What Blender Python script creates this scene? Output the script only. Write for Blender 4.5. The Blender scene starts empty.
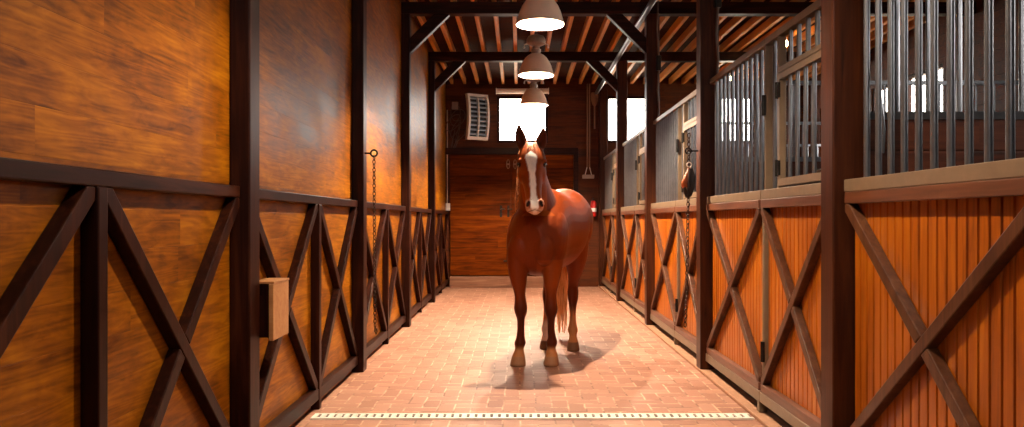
import bpy, bmesh, math, random
from mathutils import Vector, Matrix
random.seed(7)
R = math.radians
scene = bpy.context.scene
COL = scene.collection

# ------------------------------------------------------------------ helpers
def s2l(c):
    c = c / 255.0
    return c / 12.92 if c <= 0.04045 else ((c + 0.055) / 1.055) ** 2.4
def rgb(r, g, b):
    return (s2l(r), s2l(g), s2l(b), 1.0)

class MB:
    """collects shapes (world coordinates) into one mesh"""
    def __init__(self):
        self.v = []; self.f = []; self.smooth = []
    def add(self, vs, fs, smooth=False):
        o = len(self.v)
        self.v += [Vector(p) for p in vs]
        self.f += [[i + o for i in f] for f in fs]
        self.smooth += [smooth] * len(fs)
        return self
    def box(self, x0, x1, y0, y1, z0, z1):
        x0, x1 = min(x0, x1), max(x0, x1); y0, y1 = min(y0, y1), max(y0, y1); z0, z1 = min(z0, z1), max(z0, z1)
        vs = [(x, y, z) for z in (z0, z1) for y in (y0, y1) for x in (x0, x1)]
        fs = [(0, 2, 3, 1), (4, 5, 7, 6), (0, 1, 5, 4), (2, 6, 7, 3), (0, 4, 6, 2), (1, 3, 7, 5)]
        return self.add(vs, fs)
    def bar(self, a, b, w, t, up):
        """rectangular bar from a to b; t thick along 'up', w across"""
        a, b, up = Vector(a), Vector(b), Vector(up).normalized()
        d = (b - a).normalized(); s = d.cross(up).normalized(); u = s.cross(d).normalized()
        vs = []
        for p in (a, b):
            for i, j in ((-1, -1), (1, -1), (1, 1), (-1, 1)):
                vs.append(p + s * (w / 2 * i) + u * (t / 2 * j))
        return self.add(vs, [(3, 2, 1, 0), (4, 5, 6, 7), (0, 1, 5, 4), (1, 2, 6, 5), (2, 3, 7, 6), (3, 0, 4, 7)])
    def prism(self, pts, off):
        """polygon pts (3D) extruded by vector off"""
        n = len(pts); off = Vector(off)
        vs = [Vector(p) for p in pts] + [Vector(p) + off for p in pts]
        fs = [list(range(n))[::-1], list(range(n, 2 * n))]
        for i in range(n):
            j = (i + 1) % n
            fs.append((i, j, n + j, n + i))
        return self.add(vs, fs)
    def tube(self, pts, r, n=10, closed=False):
        pts = [Vector(p) for p in pts]; m = len(pts)
        rs = r if isinstance(r, (list, tuple)) else [r] * m
        vs = []; prev = None
        for i, p in enumerate(pts):
            if closed:
                t = pts[(i + 1) % m] - pts[i - 1]
            else:
                t = pts[min(i + 1, m - 1)] - pts[max(i - 1, 0)]
            t.normalize()
            if prev is None:
                ref = Vector((0, 0, 1)) if abs(t.z) < 0.9 else Vector((1, 0, 0))
                u = t.cross(ref).normalized()
            else:
                u = (prev - t * prev.dot(t)).normalized()
            prev = u; w = t.cross(u)
            for k in range(n):
                a = 2 * math.pi * k / n
                vs.append(p + (u * math.cos(a) + w * math.sin(a)) * rs[i])
        fs = []
        for i in range(m if closed else m - 1):
            i2 = (i + 1) % m
            for k in range(n):
                k2 = (k + 1) % n
                fs.append((i * n + k, i * n + k2, i2 * n + k2, i2 * n + k))
        if not closed:
            fs.append(list(range(n))[::-1]); fs.append(list(range((m - 1) * n, m * n)))
        return self.add(vs, fs, True)
    def lathe(self, c, prof, n=32, axis='z', cap=True):
        c = Vector(c); vs = []; m = len(prof)
        for r, h in prof:
            for k in range(n):
                a = 2 * math.pi * k / n
                if axis == 'z': vs.append(c + Vector((r * math.cos(a), r * math.sin(a), h)))
                elif axis == 'y': vs.append(c + Vector((r * math.cos(a), h, r * math.sin(a))))
                else: vs.append(c + Vector((h, r * math.cos(a), r * math.sin(a))))
        fs = []
        for i in range(m - 1):
            for k in range(n):
                k2 = (k + 1) % n
                fs.append((i * n + k, i * n + k2, (i + 1) * n + k2, (i + 1) * n + k))
        if cap:
            fs.append(list(range(n))[::-1]); fs.append(list(range((m - 1) * n, m * n)))
        return self.add(vs, fs, True)
    def sphere(self, c, rad, nu=16, nv=10, rot=None):
        c = Vector(c); rx, ry, rz = rad if isinstance(rad, (tuple, list)) else (rad,) * 3
        vs = []
        for j in range(nv + 1):
            th = math.pi * j / nv
            for k in range(nu):
                a = 2 * math.pi * k / nu
                p = Vector((rx * math.sin(th) * math.cos(a), ry * math.sin(th) * math.sin(a), rz * math.cos(th)))
                if rot: p = rot @ p
                vs.append(c + p)
        fs = []
        for j in range(nv):
            for k in range(nu):
                k2 = (k + 1) % nu
                fs.append((j * nu + k, (j + 1) * nu + k, (j + 1) * nu + k2, j * nu + k2))
        return self.add(vs, fs, True)
    def loft(self, rings):
        n = len(rings[0]); vs = [p for r in rings for p in r]; fs = []
        for i in range(len(rings) - 1):
            for k in range(n):
                k2 = (k + 1) % n
                fs.append((i * n + k, i * n + k2, (i + 1) * n + k2, (i + 1) * n + k))
        fs.append(list(range(n))[::-1]); fs.append(list(range((len(rings) - 1) * n, len(rings) * n)))
        return self.add(vs, fs, True)
    def mesh(self, name, base=(0, 0, 0)):
        base = Vector(base)
        me = bpy.data.meshes.new(name)
        me.from_pydata([tuple(p - base) for p in self.v], [], self.f)
        bm = bmesh.new(); bm.from_mesh(me)
        bmesh.ops.remove_doubles(bm, verts=bm.verts, dist=1e-6)
        bmesh.ops.recalc_face_normals(bm, faces=bm.faces)
        bm.to_mesh(me); bm.free()
        if any(self.smooth):
            if all(self.smooth):
                me.polygons.foreach_set('use_smooth', [True] * len(me.polygons))
            me.set_sharp_from_angle(angle=R(40))
        return me
    def build(self, name, mat, parent=None, base=None, bevel=0.0):
        """link as one object. parent: its mesh is expressed relative to the parent's place"""
        if parent is not None:
            b = Vector(parent.get('_b', (0, 0, 0)))
        else:
            b = Vector(base) if base is not None else Vector((0, 0, 0))
        o = bpy.data.objects.new(name, self.mesh(name, b))
        COL.objects.link(o)
        if mat: o.data.materials.append(mat)
        if parent is not None: o.parent = parent
        else: o.location = b
        o['_b'] = tuple(b)
        if bevel:
            m = o.modifiers.new('edge', 'BEVEL'); m.width = bevel; m.segments = 2; m.limit_method = 'ANGLE'; m.angle_limit = R(50)
        return o

def tag(o, label=None, cat=None, group=None, kind=None):
    if label: o['label'] = label
    if cat: o['category'] = cat
    if group: o['group'] = group
    if kind: o['kind'] = kind
    return o
def thing(name, base, label, cat, group=None, kind=None):
    o = bpy.data.objects.new(name, None); COL.objects.link(o)
    o.location = base; o['_b'] = tuple(base); o.empty_display_size = 0.1
    return tag(o, label, cat, group, kind)
def kids(o): return [c for c in COL.objects if c.parent == o]
def copy_tree(o, parent=None, shift=(0, 0, 0)):
    c = o.copy(); COL.objects.link(c)
    if parent is not None: c.parent = parent
    else: c.location = o.location + Vector(shift)
    for ch in kids(o): copy_tree(ch, c)
    return c

# ------------------------------------------------------------------ materials
class NT:
    def __init__(self, name):
        self.m = bpy.data.materials.new(name); self.m.use_nodes = True
        self.t = self.m.node_tree; self.n = self.t.nodes; self.l = self.t.links
        self.b = self.n['Principled BSDF']
    def new(self, t): return self.n.new(t)
    def put(self, a, sock):
        if hasattr(a, 'is_output') or isinstance(a, bpy.types.NodeSocket): self.l.new(a, sock)
        else: sock.default_value = a
    def math(self, op, a, b=None, c=None):
        n = self.new('ShaderNodeMath'); n.operation = op
        self.put(a, n.inputs[0])
        if b is not None: self.put(b, n.inputs[1])
        if c is not None: self.put(c, n.inputs[2])
        return n.outputs[0]
    def pos(self):
        g = self.new('ShaderNodeNewGeometry'); return g.outputs['Position']
    def sep(self, v):
        s = self.new('ShaderNodeSeparateXYZ'); self.l.new(v, s.inputs[0]); return s.outputs
    def comb(self, x, y, z):
        s = self.new('ShaderNodeCombineXYZ')
        for i, a in enumerate((x, y, z)): self.put(a, s.inputs[i])
        return s.outputs[0]
    def noise(self, v, scale=1, detail=4, rough=0.55, dist=0.0):
        n = self.new('ShaderNodeTexNoise'); self.l.new(v, n.inputs['Vector'])
        n.inputs['Scale'].default_value = scale; n.inputs['Detail'].default_value = detail
        n.inputs['Roughness'].default_value = rough; n.inputs['Distortion'].default_value = dist
        return n.outputs[0]
    def white(self, v):
        n = self.new('ShaderNodeTexWhiteNoise'); n.noise_dimensions = '3D'; self.l.new(v, n.inputs['Vector']); return n.outputs[0]
    def ramp(self, fac, stops):
        n = self.new('ShaderNodeValToRGB'); self.l.new(fac, n.inputs[0])
        e = n.color_ramp.elements
        while len(e) < len(stops): e.new(0.5)
        for i, (p, c) in enumerate(stops):
            e[i].position = p; e[i].color = c
        return n.outputs[0]
    def mix(self, fac, a, b, mode='MIX'):
        n = self.new('ShaderNodeMix'); n.data_type = 'RGBA'; n.blend_type = mode
        self.put(fac, n.inputs[0]); self.put(a, n.inputs[6]); self.put(b, n.inputs[7])
        return n.outputs[2]
    def bump(self, h, strength=0.3, dist=0.01):
        n = self.new('ShaderNodeBump'); self.l.new(h, n.inputs['Height'])
        n.inputs['Strength'].default_value = strength; n.inputs['Distance'].default_value = dist
        self.l.new(n.outputs[0], self.b.inputs['Normal'])
    def base(self, c): self.put(c, self.b.inputs['Base Color'])
    def set(self, **k):
        for a, v in k.items():
            self.put(v, self.b.inputs[a.replace('_', ' ')])

def wood(name, dark, mid, light, grain=1, rough=0.45, plank=None, width=0.14, blotch=0.5, bump=0.25, gscale=1.0, spec=0.4, groove=0.0, prand=0.08, gmix=0.3, along=1.1, cross=14.0, wave=0.0):
    """grain: index of the axis the grain runs along; plank: index of the axis boards are stacked along"""
    t = NT(name); p = t.sep(t.pos())
    co = [p[0], p[1], p[2]]
    rnd = None
    if plank is not None:
        q = t.math('DIVIDE', co[plank], width)
        fl = t.math('FLOOR', q)
        # boards end somewhere along their length
        w0 = t.white(t.comb(fl, 3.3, 1.7))
        seg = t.math('FLOOR', t.math('DIVIDE', t.math('ADD', co[grain], t.math('MULTIPLY', w0, 7.0)), 2.3))
        rnd = t.white(t.comb(fl, seg, 0.5))
        co = list(co)
        co[grain] = t.math('ADD', co[grain], t.math('MULTIPLY', rnd, 37.0))
    sc = [cross * gscale] * 3; sc[grain] = along * gscale
    v = t.comb(*[t.math('MULTIPLY', co[i], sc[i]) for i in range(3)])
    g1 = t.noise(v, 1.0, 6, 0.62, 1.2)
    sc2 = [60.0 * gscale] * 3; sc2[grain] = 2.5 * gscale
    v2 = t.comb(*[t.math('MULTIPLY', co[i], sc2[i]) for i in range(3)])
    g2 = t.noise(v2, 1.0, 3, 0.5, 0.2)
    g = t.math('ADD', t.math('MULTIPLY', g1, 0.72), t.math('MULTIPLY', g2, 0.28))
    if wave:
        wvv = [8.0] * 3; wvv[grain] = 0.4
        ctr = t.noise(t.comb(*[t.math('MULTIPLY', co[i], wvv[i]) for i in range(3)]), 1.0, 2, 0.45, 0.3)
        ring = t.math('SINE', t.math('MULTIPLY', ctr, 110.0))
        ring = t.math('ADD', t.math('MULTIPLY', ring, 0.5), 0.5)
        g = t.math('ADD', t.math('MULTIPLY', g, 1 - wave), t.math('MULTIPLY', ring, wave))
    sc3 = [2.6] * 3; sc3[grain] = 0.9 if not wave else 2.0
    v3 = t.comb(*[t.math('MULTIPLY', co[i], sc3[i]) for i in range(3)])
    bl = t.noise(v3, 1.0, 4, 0.6, 0.6)
    g = t.math('ADD', g, t.math('MULTIPLY', t.math('SUBTRACT', bl, 0.5), blotch))
    if rnd is not None:
        g = t.math('ADD', g, t.math('MULTIPLY', t.math('SUBTRACT', rnd, 0.5), prand))
    KW = 0.6
    dark, mid, light = [tuple(v * KW for v in q_[:3]) + (1,) for q_ in (dark, mid, light)]
    c = t.ramp(g, [(0.28, dark), (0.5, mid), (0.74, light)])
    hgt = t.math('MULTIPLY', g, 0.25)
    if plank is not None and groove:
        fr = t.math('FRACT', q)
        e = t.math('MINIMUM', fr, t.math('SUBTRACT', 1.0, fr))
        ln = t.math('SMOOTH_MIN', t.math('DIVIDE', e, groove), 1.0, 0.1)
        c = t.mix(t.math('MULTIPLY', t.math('SUBTRACT', 1.0, ln), gmix), c, dark)
        hgt = t.math('ADD', hgt, ln)
    t.base(c)
    t.bump(hgt, bump, 0.004)
    rr = t.math('ADD', rough, t.math('MULTIPLY', t.math('SUBTRACT', bl, 0.5), 0.25))
    t.set(Roughness=rr, **{'Specular_IOR_Level': spec})
    return t.m

def plain(name, col, rough=0.5, metal=0.0, var=0.12, scale=8.0, bump=0.05, spec=0.5):
    t = NT(name); p = t.pos()
    n = t.noise(p, scale, 5, 0.6, 0.3)
    d = tuple(max(0, c * (1 - var * 2)) for c in col[:3]) + (1,); l = tuple(min(1, c * (1 + var)) for c in col[:3]) + (1,)
    t.base(t.ramp(n, [(0.3, d), (0.7, l)]))
    t.set(Roughness=rough, Metallic=metal, **{'Specular_IOR_Level': spec})
    if bump: t.bump(t.noise(p, scale * 9, 3), bump, 0.003)
    return t.m

M = {}
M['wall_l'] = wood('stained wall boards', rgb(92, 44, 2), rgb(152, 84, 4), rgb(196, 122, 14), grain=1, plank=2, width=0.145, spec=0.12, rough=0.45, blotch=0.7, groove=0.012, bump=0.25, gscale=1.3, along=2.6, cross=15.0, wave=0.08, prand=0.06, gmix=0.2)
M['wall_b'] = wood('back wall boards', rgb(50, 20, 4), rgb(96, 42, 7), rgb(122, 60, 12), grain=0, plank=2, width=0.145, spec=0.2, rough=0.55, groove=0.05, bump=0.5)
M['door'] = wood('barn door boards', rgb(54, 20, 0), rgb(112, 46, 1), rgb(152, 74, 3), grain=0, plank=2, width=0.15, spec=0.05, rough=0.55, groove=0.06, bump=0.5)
def dark_wood(n, g): return wood(n, rgb(22, 7, 3), rgb(47, 17, 7), rgb(82, 40, 20), grain=g, rough=0.42, blotch=0.35, bump=0.3, spec=0.1)
M['dark_z'] = dark_wood('dark timber upright', 2)
M['dark_y'] = dark_wood('dark timber along', 1)
M['dark_x'] = dark_wood('dark timber across', 0)
M['post_r'] = wood('brown timber upright', rgb(34, 14, 5), rgb(74, 33, 11), rgb(104, 53, 20), grain=2, rough=0.42, blotch=0.3, spec=0.16)
M['brace_r'] = wood('brown timber brace', rgb(54, 30, 18), rgb(98, 56, 33), rgb(132, 86, 56), grain=2, rough=0.42, blotch=0.3, spec=0.3)
M['rail_r'] = wood('brown timber rail', rgb(70, 38, 24), rgb(116, 66, 42), rgb(146, 92, 64), grain=1, rough=0.42, blotch=0.3, spec=0.5)
M['board'] = wood('orange varnished boards', rgb(128, 54, 4), rgb(200, 102, 8), rgb(232, 138, 24), grain=2, rough=0.38, blotch=0.3, spec=0.35)
M['part'] = wood('stall partition planks', rgb(60, 28, 14), rgb(104, 50, 26), rgb(132, 70, 38), grain=0, plank=2, width=0.16, rough=0.5, groove=0.05, bump=0.5)
M['joist'] = wood('pine joist', rgb(190, 104, 30), rgb(236, 150, 54), rgb(248, 180, 86), grain=1, rough=0.5, blotch=0.2)
M['ceil'] = wood('ceiling boards', rgb(40, 17, 7), rgb(66, 29, 12), rgb(90, 45, 20), grain=0, plank=1, width=0.14, spec=0.05, rough=0.7, groove=0.05, bump=0.5)
M['steel'] = plain('grey painted steel', rgb(116, 118, 124), 0.3, 0.8, 0.08, 14, 0.03)
M['frame'] = plain('taupe painted steel frame', rgb(116, 95, 74), 0.42, 0.1, 0.08, 10, 0.04)
M['black'] = plain('black iron', rgb(34, 30, 28), 0.5, 0.7, 0.2, 20, 0.1)
M['iron'] = plain('rusty chain iron', rgb(70, 50, 40), 0.5, 0.8, 0.3, 40, 0.1)
M['galv'] = plain('galvanised drain steel', rgb(226, 216, 204), 0.35, 0.1, 0.06, 20, 0.03)
M['galv2'] = plain('grey bristle block', rgb(176, 158, 146), 0.6, 0, 0.08)
M['hole'] = plain('dark drain channel', rgb(40, 30, 26), 0.8, 0, 0.2)
M['box'] = wood('pale plywood', rgb(176, 112, 62), rgb(204, 142, 86), rgb(220, 164, 108), grain=0, rough=0.5, blotch=0.2)
M['shade'] = plain('enamelled lamp shade', rgb(246, 222, 200), 0.38, 0.0, 0.05, 6, 0.0)
M['shade_in'] = plain('white lamp reflector', rgb(200, 194, 184), 0.5, 0.0, 0.01, 6, 0.0)
M['cast'] = plain('cast lamp housing', rgb(150, 128, 116), 0.45, 0.3, 0.1, 20, 0.05)
M['white'] = plain('off white plastic', rgb(226, 218, 208), 0.4, 0, 0.03, 10, 0.0)
M['vent_dark'] = plain('dark duct inside', rgb(24, 26, 30), 0.6, 0, 0.1)
M['louver'] = plain('blue grey louvre slat', rgb(176, 186, 198), 0.35, 0.3, 0.04)
M['cable'] = plain('brown cable rubber', rgb(92, 70, 58), 0.6, 0, 0.1)
M['palecable'] = plain('pale conduit', rgb(196, 176, 152), 0.45, 0, 0.05)
M['red'] = plain('red extinguisher paint', rgb(186, 30, 22), 0.3, 0, 0.05)
M['leather'] = plain('tan leather', rgb(168, 84, 34), 0.45, 0, 0.2, 18, 0.2)
M['leather_d'] = plain('dark leather', rgb(40, 24, 18), 0.45, 0, 0.2, 18, 0.2)
M['kerb'] = plain('concrete kerb', rgb(150, 104, 74), 0.8, 0, 0.1, 12, 0.2)
M['stallfloor'] = plain('stall sawdust floor', rgb(120, 86, 58), 0.9, 0, 0.2, 10, 0.4)
M['ground'] = plain('yard gravel', rgb(196, 180, 160), 0.9, 0, 0.1, 3, 0.3)
M['step'] = wood('worn step timber', rgb(92, 52, 34), rgb(150, 98, 70), rgb(186, 134, 102), grain=0, rough=0.6, blotch=0.4)
M['palewood'] = wood('pale wooden handle', rgb(120, 84, 58), rgb(168, 124, 92), rgb(196, 156, 122), grain=2, rough=0.55)
M['duct'] = plain('silver duct', rgb(110, 112, 118), 0.3, 0.9, 0.05, 12, 0.05)
M['paper'] = plain('white label', rgb(232, 228, 220), 0.5, 0, 0.02)

def floor_mat():
    t = NT('herringbone paving'); p = t.sep(t.pos())
    w = 0.11
    x = t.math('DIVIDE', t.math('ADD', p[0], 20.013), w); y = t.math('DIVIDE', t.math('ADD', p[1], 20.04), w)
    wob = t.noise(t.pos(), 3.0, 2)
    x = t.math('ADD', x, t.math('MULTIPLY', t.math('SUBTRACT', wob, 0.5), 0.25))
    i = t.math('FLOOR', x); j = t.math('FLOOR', y); fx = t.math('FRACT', x); fy = t.math('FRACT', y)
    m = t.math('MODULO', t.math('ADD', i, j), 4.0)
    def eq(k): return t.math('COMPARE', m, float(k), 0.1)
    e0, e1, e2, e3 = [eq(k) for k in range(4)]
    BIG = 1.0
    def d(v, off): return t.math('ADD', v, t.math('MULTIPLY', off, BIG))
    L = d(fx, e1); Rr = d(t.math('SUBTRACT', 1.0, fx), e0); B = d(fy, e3); T = d(t.math('SUBTRACT', 1.0, fy), e2)
    e = t.math('MINIMUM', t.math('MINIMUM', L, Rr), t.math('MINIMUM', B, T))
    bi = t.math('SUBTRACT', i, e1); bj = t.math('SUBTRACT', j, e3)
    rnd = t.white(t.comb(bi, bj, t.math('ADD', e0, e1)))
    st = t.noise(t.pos(), 1.1, 5, 0.6, 0.5)
    sp = t.noise(t.pos(), 60.0, 4, 0.7)
    g = t.math('ADD', t.math('MULTIPLY', rnd, 0.4), t.math('ADD', t.math('MULTIPLY', st, 0.45), t.math('MULTIPLY', sp, 0.25)))
    c = t.ramp(g, [(0.2, rgb(124, 78, 58)), (0.5, rgb(146, 100, 79)), (0.85, rgb(164, 118, 96))])
    jn = t.noise(t.pos(), 5.0, 4, 0.7)
    joint = t.math('SUBTRACT', 1.0, t.math('MINIMUM', 1.0, t.math('DIVIDE', e, 0.085)))
    jc = t.ramp(jn, [(0.42, rgb(106, 66, 48)), (0.58, rgb(206, 166, 136))])
    c = t.mix(joint, c, jc)
    t.base(c)
    hgt = t.math('SUBTRACT', 1.0, joint)
    t.bump(t.math('ADD', hgt, t.math('MULTIPLY', sp, 0.4)), 0.35, 0.004)
    t.set(Roughness=t.math('ADD', 0.42, t.math('MULTIPLY', st, 0.2)), **{'Specular_IOR_Level': 0.4})
    return t.m
M['floor'] = floor_mat()

def glass_mat():
    m = bpy.data.materials.new('window glass'); m.use_nodes = True; n = m.node_tree.nodes; l = m.node_tree.links
    n.clear(); o = n.new('ShaderNodeOutputMaterial'); mx = n.new('ShaderNodeMixShader'); tr = n.new('ShaderNodeBsdfTransparent')
    gl = n.new('ShaderNodeBsdfGlossy'); gl.inputs['Roughness'].default_value = 0.03; fr = n.new('ShaderNodeFresnel'); fr.inputs[0].default_value = 1.45
    ge = n.new('ShaderNodeNewGeometry'); mu = n.new('ShaderNodeMath'); mu.operation = 'SUBTRACT'; mu.use_clamp = True
    l.new(fr.outputs[0], mu.inputs[0]); l.new(ge.outputs['Backfacing'], mu.inputs[1]); l.new(mu.outputs[0], mx.inputs[0]); l.new(tr.outputs[0], mx.inputs[1]); l.new(gl.outputs[0], mx.inputs[2]); l.new(mx.outputs[0], o.inputs[0])
    return m
M['glass'] = glass_mat()
def emit_mat(name, col, strength):
    t = NT(name); t.base((0.8, 0.8, 0.8, 1)); t.b.inputs['Emission Color'].default_value = col; t.b.inputs['Emission Strength'].default_value = strength
    return t.m
BULB = 22000.0
M['bulb'] = emit_mat('lit lamp bulb', (1.0, 0.80, 0.58, 1), BULB)
M['bulb_added'] = emit_mat('added fill lamp bulb', (1.0, 0.80, 0.58, 1), BULB * 0.42)
M['bulb_mid'] = emit_mat('middle lamp bulb', (1.0, 0.80, 0.58, 1), BULB * 0.8)
M['bulb_top'] = emit_mat('brightest lamp bulb', (1.0, 0.80, 0.58, 1), BULB * 1.3)
M['bulb2'] = emit_mat('lit stall bulb', (1.0, 0.62, 0.3, 1), 120.0)

# ------------------------------------------------------------------ layout numbers
F, CX, CY, H = 780.0, 519.0, 220.0, 1.265
def at(px, py, Y): return Vector(((px - CX) * Y / F, Y, H + (CY - py) * Y / F))
LP = [3.74, 6.47, 9.20, 11.93]          # near faces of the posts
STEP = 2.73
XL, XR = -1.39, 1.60                     # wall boards left / stall boards right
YB, YF = 14.80, -1.90                    # back wall, front wall
XO = 5.40                                # outer wall of the stalls
ZB0, ZB1, ZC = 3.70, 3.84, 3.95          # tie beam bottom/top, ceiling boards

# ------------------------------------------------------------------ setting
def struct(o): return tag(o, kind='structure')
def holes_wall(mb, axis, at0, at1, u0, u1, z0, z1, holes):
    """wall slab with rectangular holes; u is x (axis y) or y (axis x)"""
    us = sorted({u0, u1, *[h[0] for h in holes], *[h[1] for h in holes]}); zs = sorted({z0, z1, *[h[2] for h in holes], *[h[3] for h in holes]})
    for a, b in zip(us, us[1:]):
        for c, d in zip(zs, zs[1:]):
            mu, mz = (a + b) / 2, (c + d) / 2
            if any(h[0] < mu < h[1] and h[2] < mz < h[3] for h in holes): continue
            if axis == 'y': mb.box(a, b, at0, at1, c, d)
            else: mb.box(at0, at1, a, b, c, d)
    return mb

struct(MB().box(XL - 0.12, XR + 0.03, YF, YB + 0.1, -0.12, 0.0).build('floor', M['floor'], base=(0, 6, 0)))
struct(MB().box(XR + 0.03, XO + 0.1, YF, YB + 0.1, -0.12, 0.0).build('floor_stalls', M['stallfloor'], base=(3.5, 6, 0)))
struct(MB().box(-30, 30, -60, YF, -0.16, -0.03).build('ground_yard', M['ground'], base=(0, -30, 0)))
struct(MB().box(-30, 30, YB + 0.1, 60, -0.16, -0.03).build('ground_meadow', M['ground'], base=(0, 30, 0)))
struct(MB().box(XO + 0.1, 30, YF, YB + 0.1, -0.16, -0.03).build('ground_paddock', M['ground'], base=(15, 5, 0)))
struct(MB().box(XL - 0.12, XO + 0.1, YF, YB + 0.1, ZC, ZC + 0.08).build('ceiling', M['ceil'], base=(0, 6, ZC)))
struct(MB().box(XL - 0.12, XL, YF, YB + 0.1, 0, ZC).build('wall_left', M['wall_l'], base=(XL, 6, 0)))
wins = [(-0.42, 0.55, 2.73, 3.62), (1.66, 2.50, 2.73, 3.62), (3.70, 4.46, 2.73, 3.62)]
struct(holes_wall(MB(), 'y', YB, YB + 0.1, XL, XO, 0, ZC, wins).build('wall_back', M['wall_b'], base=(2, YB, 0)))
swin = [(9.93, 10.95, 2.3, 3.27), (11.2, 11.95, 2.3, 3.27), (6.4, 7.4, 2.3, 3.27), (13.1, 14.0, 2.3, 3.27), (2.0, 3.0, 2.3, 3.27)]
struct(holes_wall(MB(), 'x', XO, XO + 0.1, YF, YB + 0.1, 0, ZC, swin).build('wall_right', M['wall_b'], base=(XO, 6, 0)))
struct(holes_wall(MB(), 'y', YF - 0.1, YF, XL - 0.12, XO + 0.1, 0, ZC + 0.08, [(XL, XR, 3.25, 3.7)]).build('wall_front', M['wall_b'], base=(2, YF, 0)))  # unseen wall; its high slot is shaped for the daylight it admits

def window(n, axis, a, h):
    u0, u1, z0, z1 = h; w = 0.05
    c = (((u0 + u1) / 2, a + 0.05, z0) if axis == 'y' else (a + 0.05, (u0 + u1) / 2, z0))
    t = thing('window_%d' % n, c, None, None, kind='structure')
    fr = MB(); pn = MB()
    def bx(mb, p, q, zz0, zz1, d0, d1):
        if axis == 'y': mb.box(p, q, a + d0, a + d1, zz0, zz1)
        else: mb.box(a + d0, a + d1, p, q, zz0, zz1)
    bx(fr, u0, u0 + w, z0, z1, 0.02, 0.09); bx(fr, u1 - w, u1, z0, z1, 0.02, 0.09)
    bx(fr, u0 + w, u1 - w, z0, z0 + w, 0.02, 0.09); bx(fr, u0 + w, u1 - w, z1 - w, z1, 0.02, 0.09)
    bx(pn, u0 + w - 0.005, u1 - w + 0.005, z0 + w - 0.005, z1 - w + 0.005, 0.055, 0.06)
    fr.build('window_frame', M['dark_x'], t); pn.build('pane', M['glass'], t)
    return t
k = 1
for h in wins: window(k, 'y', YB, h); k += 1
for h in swin: window(k, 'x', XO, h); k += 1

# double barn door in the back wall
DX0, DX1, DZ0, DZ1, DM = -1.30, 1.03, 0.22, 2.50, -0.15
d = thing('door_1', (0, YB, DZ0), None, None, kind='structure')
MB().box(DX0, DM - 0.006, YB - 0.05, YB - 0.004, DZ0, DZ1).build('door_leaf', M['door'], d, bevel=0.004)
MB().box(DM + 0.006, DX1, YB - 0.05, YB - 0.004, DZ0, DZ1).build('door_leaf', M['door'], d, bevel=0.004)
mb = MB().box(DX0 - 0.09, DX1 + 0.09, YB - 0.07, YB - 0.004, DZ1 + 0.005, DZ1 + 0.13)
mb.box(DX1 + 0.005, DX1 + 0.09, YB - 0.07, YB - 0.004, 0.0, DZ1 + 0.005)
mb.build('door_frame', M['dark_x'], d, bevel=0.005)
for xx in (DM - 0.055, DM + 0.075):
    pts = [(xx + 0.028 * math.cos(a), YB - 0.062, 2.32 + 0.085 * math.sin(a)) for a in [2 * math.pi * i / 20 for i in range(20)]]
    mb = MB().tube(pts, 0.008, 6, True)
    mb.box(xx - 0.03, xx + 0.03, YB - 0.066, YB - 0.05, 2.305, 2.335)
    tag(mb.build('door_pull', M['palewood'], d), 'pale oval ring pull')
for xx, zz in ((DM - 0.19, 1.44), (DM - 0.05, 1.44)):
    mb = MB().box(xx - 0.022, xx + 0.022, YB - 0.06, YB - 0.05, zz - 0.12, zz + 0.1)
    mb.tube([(xx, YB - 0.06, zz + 0.03), (xx, YB - 0.11, zz + 0.03), (xx + 0.075, YB - 0.115, zz + 0.03)], 0.012, 8)
    tag(mb.build('door_handle', M['black'], d), 'black iron lever handle')
mb = MB().box(DM - 0.14, DM - 0.02, YB - 0.08, YB - 0.05, 0.475, 0.505)
mb.build('door_bolt', M['black'], d)
# step timber under the door
o = MB().box(DX0, 0.62, YB - 0.22, YB - 0.012, 0, 0.2).build('door_step', M['step'], base=(-0.3, YB - 0.1, 0), bevel=0.012)
tag(o, 'worn grey brown timber step lying below the back barn door', 'step')
# right kerb under the stall fronts
struct(MB().box(XR - 0.10, XR + 0.03, YF, YB - 0.0, 0.0, 0.025).build('trim_1', M['kerb'], base=(XR, 6, 0), bevel=0.006))

# ------------------------------------------------------------------ posts
def post(x0, x1, y0, mat, label, z1=ZB0, depth=0.145):
    o = MB().box(x0, x1, y0, y0 + depth, 0, z1).build('timber_post', mat, base=((x0 + x1) / 2, y0 + depth / 2, 0), bevel=0.008)
    return tag(o, label, 'post', 'timber posts along the aisle')
for y0, lb in zip(LP, ('tall dark timber post at left, nearest the camera, pale wooden box beside it',
                       'dark timber post on left wall with chain hanging from its hook',
                       'dark left wall post under the nearer cross beam, second beyond the box',
                       'last dark post on left wall, near the louvred heater')):
    post(XL, -1.29, y0, M['dark_z'], lb)
RP = LP + [14.60]
for y0, lb in zip(RP, ('broad brown timber post at right, nearest the camera, beside the large cross brace',
                       'brown timber post on right with chain and leather piece hanging from it',
                       'brown right hand post under the nearer cross beam, in front of bright window',
                       'narrow looking right hand post under the farther cross beam, splitting bright window',
                       'last brown post on right, against the back wall by the extinguisher')):
    post(1.505, 1.66, y0, M['post_r'], lb, depth=0.155)

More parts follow.
